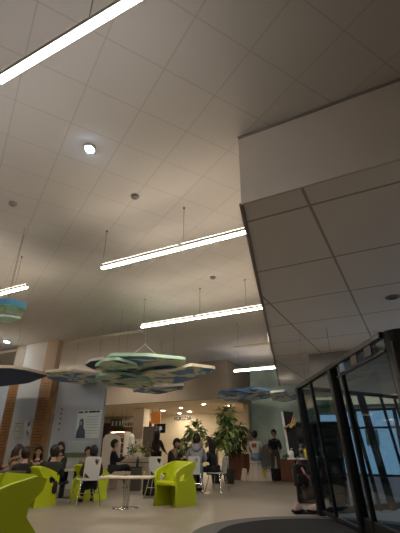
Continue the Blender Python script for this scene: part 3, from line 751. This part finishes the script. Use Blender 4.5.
    if hood:
        bm=NB();c=sp(.50)
        pts=[c+Vector((.11*math.cos(a),.07*math.sin(a)-.02,.03-.05*max(0,-math.sin(a)))) for a in [PI*2*i/14 for i in range(15)]]
        tube(bm,pts,.045,8);g=bmesh.ops.create_uvsphere(bm,u_segments=12,v_segments=8,radius=1)['verts']
        bmesh.ops.transform(bm,matrix=Matrix.Translation(c+Vector((0,-.10,-.04)))@Matrix.Diagonal((.12,.06,.10,1)),verts=g)
        obj('hood',bm,hood,jk,smooth=True)
    if print_:
        bm=NB();box(bm,sp(.32)+Vector((0,-.135,0)),(.15,.02,.12));obj('back_print',bm,print_,jk)
    # trousers
    T={'pel':(N['pel'][0]+Vector((0,0,-.02)),(.15,.12))};TE=[]
    for k in 'lr':
        T['hip'+k]=(N['hip'+k][0],.098);T['kn'+k]=(N['kn'+k][0],.07);T['an'+k]=(N['kn'+k][0].lerp(N['an'+k][0],.93),.052)
        TE+=[('pel','hip'+k),('hip'+k,'kn'+k),('kn'+k,'an'+k)]
    obj('trousers',skin_bm(T,TE,1),legs,t,smooth=True)
    for k in 'lr':
        a=N['an'+k][0];b=N['toe'+k][0]
        bm=NB();g=bmesh.ops.create_uvsphere(bm,u_segments=12,v_segments=8,radius=1)['verts']
        for v in g:
            if v.co.z<-.45:v.co.z=-.45
        v3=(b-a);yaw=math.atan2(v3.y,v3.x)-PI/2
        c=(a+b)/2
        zz=max(c.z-.03,.03) if c.z<.2 else c.z-.03
        bmesh.ops.transform(bm,matrix=Matrix.Translation((c.x,c.y+.01,zz))@Matrix.Rotation(yaw,4,'Z')@Matrix.Diagonal((.05,.14,.062,1)),verts=g)
        obj('shoe',bm,shoe,t,smooth=True)
    if phone:
        mid=(hands['l'][0]+hands['r'][0])/2+Vector((0,.12,.05));tr=Matrix.Translation(loc)@Matrix.Rotation(rz,4,'Z')@Matrix.Scale(scale,4)
        ph=thing('phone','lit phone held by the '+phone,'phone',tr@mid,rz)
        bm=NB();box(bm,(0,0,0),(.075,.01,.15));bevel(bm,.003,1);obj('case',bm,M['black'],ph)
        bm=NB();box(bm,(0,-.007,0),(.067,.004,.138));obj('screen',bm,M['phone_screen'],ph)
    return t
dg_=math.radians
HB,HR=M['hair_black'],M['hair_brown']
blk=cloth('black_cloth',(.014,.014,.017));blk2=cloth('charcoal_cloth',(.026,.026,.030));grey=cloth('grey_fleece',(.36,.37,.40));tan=cloth('tan_fleece',(.26,.17,.085));maroon=cloth('maroon_cloth',(.06,.014,.025))
jean=cloth('pale_denim',(.25,.32,.40));khaki=cloth('khaki_cloth',(.13,.10,.07));white=cloth('white_cotton',(.72,.71,.68));brown=cloth('brown_cloth',(.055,.032,.024));olive=cloth('olive_cloth',(.14,.12,.08));dred=cloth('dark_red_cloth',(.10,.02,.02))
# left group
person((-3.86,9.0,0),dg_(-72),'person in a tan hooded top with long brown hair, holding a phone at left',tan,blk,HR,long_hair=True,arms='phone',lean=.12,hood=tan,phone='person in tan top',scale=.93,seat=.26)
person((-3.78,10.15,0),dg_(188),'person with dark hair facing us in dark clothes, between tan top and dark backs',blk2,blk,HR,arms='table',long_hair=True,lean=.1,head_tilt=.2,scale=.92,seat=.27)
person((-3.40,8.45,0),dg_(25),'person with dark brown hair and black coat, back to us, left of the pair',blk,blk,HR,arms='lap',lean=.05,long_hair=False,scale=.90,seat=.25)
person((-2.98,8.86,0),dg_(20),'person with black hair in a dark green jacket, back to us, on lime armchair',cloth('dark_green_cloth',(.018,.024,.018)),blk,HB,arms='lap',lean=.05,scale=.93,seat=.25)
person((-3.28,10.35,0),dg_(150),'person with long black hair resting the face on one hand, behind the pair',blk,blk,HB,arms='face',long_hair=True,lean=.15,head_tilt=.3,head_turn=.4,scale=.93,seat=.36)
person((-4.55,9.3,0),dg_(-80),'person in dark red clothing cut by the left edge of the photo',dred,blk,HR,arms='table',lean=.1,scale=.90,seat=.36)
person((-2.70,10.35,0),dg_(215),'person in olive top beside the blue wall, left of the white chair',olive,blk,HR,arms='table',lean=.12,scale=.85,seat=.36,head_tilt=.2)
person((-2.21,9.05,0),dg_(20),'person in maroon jacket, back to us, on the white chair by the table',maroon,blk,HB,arms='lap',lean=.06,scale=.86,seat=.34)
# man on bench
person((-2.46,12.5,0),dg_(-75),'person in black sitting sideways on the cream bench with crossed legs',blk,blk2,HB,arms='phone',lean=-.05,cross=True,shoe=cloth('pale_shoe',(.3,.3,.3)),scale=.95,phone='person on the cream bench')
# standing behind
person((-1.50,15.2,0),dg_(-30),'standing person with long dark hair in brown clothes behind the counter side',brown,blk,HR,pose='stand',arms='reach',long_hair=True,scale=.97)
person((-.76,12.0,0),dg_(-125),'person in black bending the head forward, left of the grey hoodie',blk,blk,HB,arms='table',lean=.22,head_tilt=.7,scale=.99)
person((-.06,11.65,0),dg_(0),'person in a pale grey hoodie, back to us, on a white chair',grey,jean,HR,arms='lap',lean=.08,hood=grey,scale=1.06,shoe=cloth('dark_shoe',(.05,.05,.05)))
person((.42,12.15,0),dg_(62),'person with long black hair in black jacket facing left, right of the hoodie',blk,blk,HR,arms='table',lean=.15,long_hair=True,scale=.98)
# far pair
person((2.18,16.45,0),dg_(-20),'person in white T-shirt with a red back print and pale jeans on a cream stool',white,jean,HB,pose='sit',seat=.66,arms='reach',short=True,print_=M['red'],lean=.04,scale=1.12)
person((3.08,17.2,0),dg_(170),'standing person in black jacket and khaki trousers by the teal wall',blk,khaki,HB,pose='stand',arms='reach',lean=.05,head_tilt=.4,scale=1.06)
# stool under the white shirt
def stool(loc,label,h,r):
    t=thing('moulded_stool',label,'stool',loc,0,'cream moulded stools')
    bm=NB();lathe(bm,[(r,0),(r*.95,.06),(r*.62,h*.55),(r*.5,h*.88)],seg=20);obj('base',bm,M['cream'],t,smooth=True)
    bm=NB();lathe(bm,[(r*.52,h*.88),(r*.6,h*.93),(r*.58,h),(r*.3,h)],seg=20);obj('seat',bm,M['cream'],t,smooth=True)
    bm=NB()
    for k in range(8):
        a=k*PI/4;tube(bm,[(r*math.cos(a),r*math.sin(a),.01),(r*.66*math.cos(a),r*.66*math.sin(a),h*.52),(r*.52*math.cos(a),r*.52*math.sin(a),h*.86)],.022,6)
    obj('ribs',bm,M['cream'],t)
stool((2.17,16.38,0),'large ribbed cream stool under the person in the white T-shirt',.68,.36)
stool((1.74,16.45,0),'small cream stool left of the large ribbed one',.42,.14)
stool((2.60,16.35,0),'small cream stool right of the large ribbed one',.36,.14)
t=thing('oval_panel','grey oval panel standing between the two people at the teal wall','panel',(2.78,17.45,0),.3)
bm=NB();lathe(bm,[(.05,-.03),(.42,-.03),(.45,0),(.42,.03),(.05,.03)],seg=32)
bmesh.ops.transform(bm,matrix=Matrix.Translation((0,0,.72))@Matrix.Diagonal((.75,1,1.3,1))@Matrix.Rotation(PI/2,4,'X'),verts=bm.verts);obj('disc',bm,mat('grey_green_panel',(.30,.31,.27),.6),t,smooth=True)
bm=NB();box(bm,(0,0,.08),(.3,.3,.16));obj('foot',bm,M['steel'],t)
def tote(loc,rz,label,m,w,h,dp):
    t=thing('shopping_bag',label,'bag',loc,rz)
    bm=NB();prism(bm,[(-w/2,-dp/2),(w/2,-dp/2),(w/2,dp/2),(-w/2,dp/2)],0,h)
    for v in bm.verts:
        if v.co.z>h*.5:v.co.x*=.85;v.co.y*=.5
    bmesh.ops.subdivide_edges(bm,edges=bm.edges,cuts=2)
    for v in bm.verts:v.co+=noise.noise_vector(v.co*9+Vector(loc))*.025*(v.co.z/h)
    obj('body',bm,m,t)
    for sy in (-1,1):
        bm=NB();tube(bm,[(-w*.2,sy*dp*.2,h*.95),(-w*.15,sy*dp*.15,h*1.25),(w*.15,sy*dp*.15,h*1.25),(w*.2,sy*dp*.2,h*.95)],.009,6);obj('handle',bm,m,t)
p=gnd(268.5,480.5);tote(p,.2,'yellow shopping bag on the floor between the far pair',M['yellow'],.26,.36,.2)
p=gnd(273.5,479.5);tote(p,.1,'white plastic bag right of the yellow bag',M['white'],.26,.38,.2)
p=gnd(279.5,479.5);backpack(p,.3,'black backpack with pale top by the right planter',M['black_matt'],.36,.42,.26,M['white'])

# ================================================================== DISPLAY STAND WITH HUNG CLOTHES
P=Vector((1.90,8.05,0))
t=thing('display_stand','tall narrow black display board with white edge beside the glass booth','display stand',P,dg_(-6))
bm=NB();prism(bm,[(-.19,.92),(.02,.90),(-.05,1.68),(-.25,1.70)],-.02,.02,Matrix.Rotation(PI/2,4,'X'));obj('board',bm,M['black_matt'],t)
bm=NB();prism(bm,[(-.215,.92),(-.18,.92),(-.245,1.69),(-.285,1.69)],-.03,.03,Matrix.Rotation(PI/2,4,'X'));obj('white_edge',bm,M['white'],t)
bm=NB();tube(bm,[(-.26,-.05,1.38),(-.10,-.06,1.46),(-.04,-.06,1.62)],.022,8);obj('brown_brace',bm,M['wood'],t)
bm=NB();tube(bm,[(-.14,-.05,1.40),(-.06,-.07,1.45),(-.03,-.07,1.54)],.028,8);obj('yellow_brace',bm,M['leaf_gold'],t)
bm=NB();tube(bm,[(-.08,0,.03),(-.08,0,.95)],.02,8);obj('post',bm,M['black'],t)
bm=NB();box(bm,(-.02,0,.015),(.40,.36,.03));bevel(bm,.008);obj('foot_plate',bm,M['black'],t)
bm=NB();box(bm,(-.03,-.06,.86),(.40,.2,.03));obj('tray',bm,M['white'],t)
for i,(x,m,h,lab) in enumerate(((-.16,M['white'],.16,'white bottle on the stand tray'),(.02,M['steel'],.24,'grey bottle on the stand tray'),(.11,M['yellow'],.2,'yellow bottle on the stand tray'))):
    q=Matrix.Translation(P)@Matrix.Rotation(dg_(-6),4,'Z')@Vector((x,-.06,.876));b=thing('pump_bottle',lab,'bottle',q,0,'bottles on the display stand tray')
    bm=NB();lathe(bm,[(.045,0),(.048,h*.6),(.03,h*.72),(.014,h*.76)],seg=16);obj('body',bm,m,b,smooth=True)
    bm=NB();tube(bm,[(0,0,h*.74),(0,0,h*.95),(.03,-.02,h*.95)],.008,6);obj('pump',bm,M['white'],b)
backpack(P+Vector((-.07,-.16,.42)),.2,'black backpack with pink straps hanging on the display stand',M['black_matt'],.24,.36,.12,M['pink'])
t=thing('hanging_coat','grey brown coat with pink lining hanging on the display stand','coat',P+Vector((.07,-.13,0)),-.1)
bm=skin_bm({'a':((0,0,.62),(.10,.05)),'b':((0,0,.40),(.12,.07)),'c':((.01,0,.2),(.13,.07)),'s':((-.09,-.03,.62),.045),'s2':((-.13,-.05,.4),.04)},[('a','b'),('b','c'),('a','s'),('s','s2')],1);obj('coat_body',bm,cloth('grey_brown_cloth',(.09,.07,.055)),t,smooth=True)
bm=NB();tube(bm,[(-.10,-.09,.72),(-.04,-.11,.60),(.02,-.11,.54)],.022,8);tube(bm,[(-.16,-.08,.70),(-.13,-.11,.5),(-.08,-.1,.42)],.016,8);obj('lining',bm,M['pink'],t,smooth=True)
def trainer(loc,rz,label):
    t=thing('trainer_shoe',label,'shoe',loc,rz,'trainers at the foot of the display stand')
    bm=NB();g=bmesh.ops.create_uvsphere(bm,u_segments=14,v_segments=10,radius=1)['verts']
    for v in g:
        if v.co.y<-.1: v.co.z*=1.5
        if v.co.z<-.4:v.co.z=-.4
    bmesh.ops.transform(bm,matrix=Matrix.Translation((0,0,.052))@Matrix.Diagonal((.055,.15,.07,1)),verts=g);obj('upper',bm,cloth('pale_pink_leather',(.62,.48,.48)),t,smooth=True)
    bm=NB();prism(bm,[(-.05,-.15),(.05,-.15),(.055,.05),(.03,.16),(-.03,.16),(-.055,.05)],0,.03);obj('sole',bm,M['black'],t)
    bm=NB();tube(bm,[(-.03,.0,.12),(.03,.02,.115)],.008,6);tube(bm,[(-.03,.04,.1),(.03,.06,.095)],.008,6);obj('laces',bm,M['black'],t)
trainer(P+Vector((.16,-.18,.031)),.9,'pale pink trainer at the right of the display stand foot')
trainer(P+Vector((-.14,-.12,.031)),-.7,'pale pink trainer at the left of the display stand foot')

# ================================================================== FLOOR RING MAT
cx,cy,rr=1.75,5.75,1.85
bm=NB();lathe(bm,[(rr,.001),(rr,.008),(rr-.32,.010),(rr-.32,.002)],(cx,cy,0),72);
o=obj('mat_border',bm,M['mat_rim']);tag(o,'grey ring border of the round entrance mat at the bottom edge','mat border')
bm=NB();lathe(bm,[(rr-.33,.010),(rr-.33,.018),(rr-.36,.02)],(cx,cy,0),72);o=obj('round_mat',bm,M['mat_black']);tag(o,'black round entrance mat on the floor at the bottom of the photo','mat')

# ================================================================== GLASS BOOTH
HT=2.1
T1=at_z(300.5,386,HT);T2=at_z(333,366,HT);T3=at_z(383,332,HT)
def foot(px,py,T,lean=.16):   # posts splay slightly outwards at the foot
    return Vector((T.x+lean,T.y+.0,0))
F1=foot(0,0,T1,.19);F2=foot(0,0,T2,.15);F3=foot(0,0,T3,.10)
TB=[at_z(362,392,HT),at_z(397,394,HT)]
booth=thing('glass_booth','black framed tinted glass entrance booth at the right, under the soffit','booth',(T2.x,T2.y,0),0)
inv=Vector((-T2.x,-T2.y,0))
def lbar(name,a,b,w,m=None,label=None,dp=None):
    a=a+inv;b=b+inv;v=(b-a);bm=NB()
    q=v.to_track_quat('Z','Y').to_matrix().to_4x4()
    box(bm,(0,0,0),(w,dp or w,v.length));bevel(bm,min(w,dp or w)*.12,1)
    bmesh.ops.transform(bm,matrix=Matrix.Translation((a+b)/2)@q,verts=bm.verts)
    o=obj(name,bm,m or M['black'],booth)
    if label:o['label']=label
    return o
def pane(name,q,m,th=.008):
    q=[p+inv for p in q];n=(q[1]-q[0]).cross(q[3]-q[0]).normalized()*th/2
    bm=NB();a=[bm.verts.new(p-n) for p in q];b=[bm.verts.new(p+n) for p in q];bm.faces.new(a[::-1]);bm.faces.new(b)
    for i in range(4): bm.faces.new((a[i],a[(i+1)%4],b[(i+1)%4],b[i]))
    return obj(name,bm,m,booth)
lbar('post',F1,T1,.14);lbar('post',F2,T2,.13)
def mix(a,b,k): return a.lerp(b,k)
M1t=mix(T1,T2,.42);M1f=mix(F1,F2,.42)
lbar('mullion',M1f,M1t,.05)
M2t=mix(T2,T3,.22);M2f=mix(F2,F3,.22)
lbar('mullion',M2f,M2t,.06)
lbar('top_rail',T1,T3,.07)
# kick plates
up=Vector((0,0,.06))
lbar('kick_plate',F1+up,F2+up,.05,dp=None).scale=(1,1,1)
lbar('bottom_rail',F2+Vector((0,0,.12)),F3+Vector((0,0,.12)),.07,dp=.22)
pane('glass_pane',[mix(F1,T1,.05),mix(F2,T2,.05),T2,T1],M['tint'])
pane('glass_pane',[mix(F2,T2,.1),mix(F3,T3,.1),T3,T2],M['tint'])
# transom strip with stickers under top rail
a=mix(T2,T3,.12)-Vector((0,0,.17));b=T3-Vector((0,0,.17))
lbar('transom',a,b,.03)
for k,(kk,m) in enumerate(((.30,mat('blue_sticker',(.12,.17,.32),.5)),(.55,M['dark_brown']),(.8,M['black']))):
    c=mix(T2,T3,kk)-Vector((.03,0,.095))
    v=(T3-T2);bm=NB();box(bm,(0,0,0),(.19,.012,.11));bmesh.ops.transform(bm,matrix=Matrix.Translation(c+inv)@Matrix.Rotation(math.atan2(v.y,v.x),4,'Z'),verts=bm.verts)
    obj('sticker',bm,m,booth)
# corner column
bm=NB();c=T3+inv;tube(bm,[Vector((c.x+.22,c.y-.02,0)),Vector((c.x+.13,c.y-.02,HT+.03))],.125,20);obj('corner_column',bm,M['black'],booth,smooth=True)
bm=NB();tube(bm,[Vector((c.x+.10,c.y-.13,.3)),Vector((c.x+.02,c.y-.13,HT-.1))],.012,8);obj('edge_strip',bm,M['steel'],booth)
# back wall of the booth from T1 to the right
K3=T1+(TB[1]-T1)*1.25;K3f=Vector((K3.x+.1,K3.y,0))
lbar('top_rail',T1,K3,.07);lbar('bottom_rail',F1+up,K3f+up,.06,dp=.1)
pane('glass_pane',[mix(F1,T1,.05),mix(K3f,K3,.05),K3,T1],M['clear'])
for k,w in ((.38,.06),(.48,.12),(.66,.05),(.79,.05),(1.0,.12)):
    lbar('post' if w>.1 else 'mullion',mix(F1,K3f,k)+Vector((.12,0,0)),mix(T1,K3,k),w)
# right roof edge going on from the corner to the right
K4=T3+Vector((1.9,-.25,0));lbar('top_rail',T3+Vector((.1,0,0)),K4,.08);lbar('post',Vector((K4.x,K4.y,0)),K4,.12);lbar('top_rail',K4,K3,.07)
# ================================================================== BLUE NIGHT WINDOWS BEHIND BOOTH
dW=11.4
def rs(px,py): return at_d(px,py,dW)
sL=rs(322,440)[0]
bm=NB();box(bm,(0,0,.23),(abs(sL+8),.12,.46));struct('wall_window_dado',bm,mat('lilac_grey_paint',(.72,.68,.80),.6),R((sL-8)/2,dW),RZ)
bm=NB();box(bm,(0,0,(2.0+3.54)/2),(abs(sL+8),.12,1.54));struct('wall_window_head',bm,M['plain_wall'],R((sL-8)/2,dW),RZ)
bluew=mat('dusk_lit_window',(.05,.07,.1),.3,emit=(.30,.48,.66),es=.85,)
k=0;s=sL-.05
while s>-7.8:
    w=.95;bm=NB()
    box(bm,(0,0,1.22),(w-.06,.02,1.50));o=struct('window_%d'%(k+1),bm,bluew,R(s-w/2,dW,0),RZ)
    bm=NB();box(bm,(-w/2,-.02,1.22),(.09,.1,1.56));box(bm,(0,-.02,1.55),(w,.05,.05));box(bm,(0,-.02,.48),(w,.08,.06));box(bm,(0,-.02,1.98),(w,.08,.06));obj('window_frame',bm,M['black'],o)
    bm=NB();rnd=random.Random(k);box(bm,(rnd.uniform(-.2,.2),-.014,1.15+.2*rnd.random()),(.3,.012,.35*rnd.random()+.1));obj('window_reveal',bm,M['green_strip'],o)
    s-=w;k+=1
# bright cream strip of signage over windows
t=thing('light_shelf','warm cream lit strip above the blue windows behind the booth','panel',R(rs(372,400)[0],dW-.15,2.2),RZ)
bm=NB();prism(bm,[(-1.4,-.08),(1.4,-.12),(1.3,.10),(-1.35,.12)],-.03,.03,Matrix.Rotation(PI/2,4,'X'));obj('panel',bm,mat('cream_lit',(.7,.6,.45),.5,emit=(1,.8,.5),es=.35),t)
bm=NB();box(bm,(0,.05,.0),(2.2,.05,.06));obj('bracket',bm,M['black'],t)
# shelves of dark crates seen through first pane
pS=at_z(329,505,0)
t=thing('shelf_unit','dark shelf unit seen through the left glass pane of the booth','shelf',pS+Vector((.12,.55,0)),dg_(-10))
for x in (-.5,.5):
    bm=NB();box(bm,(x,0,.8),(.04,.35,1.6));obj('side_panel',bm,M['black_matt'],t)
for z_ in (.2,.55,.9,1.25,1.58):
    bm=NB();box(bm,(0,0,z_),(.98,.36,.03));obj('shelf',bm,M['steel'],t)
bm=NB();box(bm,(0,.18,.8),(1.0,.02,1.6));obj('back_board',bm,M['cream'],t)
c0=None
for i,z_ in enumerate((.216,.566,.916,1.266)):
    for j,x in enumerate((-.25,.24)):
        q=Matrix.Translation(pS+Vector((.12,.55,0)))@Matrix.Rotation(dg_(-10),4,'Z')@Vector((x,-.02,z_))
        lab=('%s dark crate on the %s shelf inside the glass booth'%(('left','right')[j],('lowest','second','third','top')[i]))
        if c0 is None:
            c0=thing('storage_crate',lab,'crate',q,dg_(-10),'crates on the shelf unit')
            bm=NB();box(bm,(0,0,.10),(.40,.28,.20));bevel(bm,.015,1);obj('body',bm,M['black_matt'],c0)
            bm=NB();box(bm,(0,0,.205),(.42,.30,.02));obj('rim',bm,M['steel'],c0)
        else: dup(c0,q,dg_(-10),lab)
# green sign with lettering
t=thing('green_sign','pale green sign with slanted black lettering behind the left glass pane','sign',Vector((2.62,8.62,1.83)),dg_(-12))
bm=NB();box(bm,(0,0,0),(.72,.03,.30));bevel(bm,.006);obj('board',bm,mat('pale_green_board',(.16,.24,.17),.5),t)
for i,ch in enumerate('KOJNEK A'):
    if ch!=' ': text('letter',ch,.115,M['black'],t,((i-3.5)*.082,-.02,-.02+i*.008),(PI/2,0,0),.006)
for x in (-.3,.3):
    bm=NB();tube(bm,[(x,0,.15),(x,0,3.54-1.83-.01)],.004);obj('hanger',bm,M['wire'],t)

t=thing('added_panel_light','added square cool white panel light, out of view, brightening the booth','ceiling light',R(-.95,8.3,3.538),RZ)  # lamp added just out of view to light the dado and crates
bm=NB();box(bm,(0,0,-.012),(.66,.66,.02));obj('frame',bm,M['housing'],t)
bm=NB();box(bm,(0,0,-.026),(.6,.6,.01));obj('diffuser',bm,mat('cool_panel',(1,1,1),.4,emit=(.75,.82,1),es=60),t)
# ================================================================== CAMERA, LIGHT
cam=bpy.data.cameras.new('cam');co=bpy.data.objects.new('camera',cam);COL.objects.link(co)
co.location=(0,0,H);cam.sensor_fit='HORIZONTAL';cam.sensor_width=36;cam.lens=F/400*36;cam.clip_start=.05;cam.clip_end=200
ez=Matrix.Rotation(PI/2+TILT,4,'X')@Matrix.Rotation(-ROLL,4,'Z')
co.matrix_world=Matrix.Translation((0,0,H))@ez
SC.camera=co
w=bpy.data.worlds.new('world');SC.world=w;w.use_nodes=True
w.node_tree.nodes['Background'].inputs[0].default_value=(.5,.6,.8,1);w.node_tree.nodes['Background'].inputs[1].default_value=.05
SC.view_settings.view_transform='Standard';SC.view_settings.look='None';SC.view_settings.exposure=.12;SC.view_settings.gamma=1
try: SC.view_settings.use_curve_mapping=False
except: pass
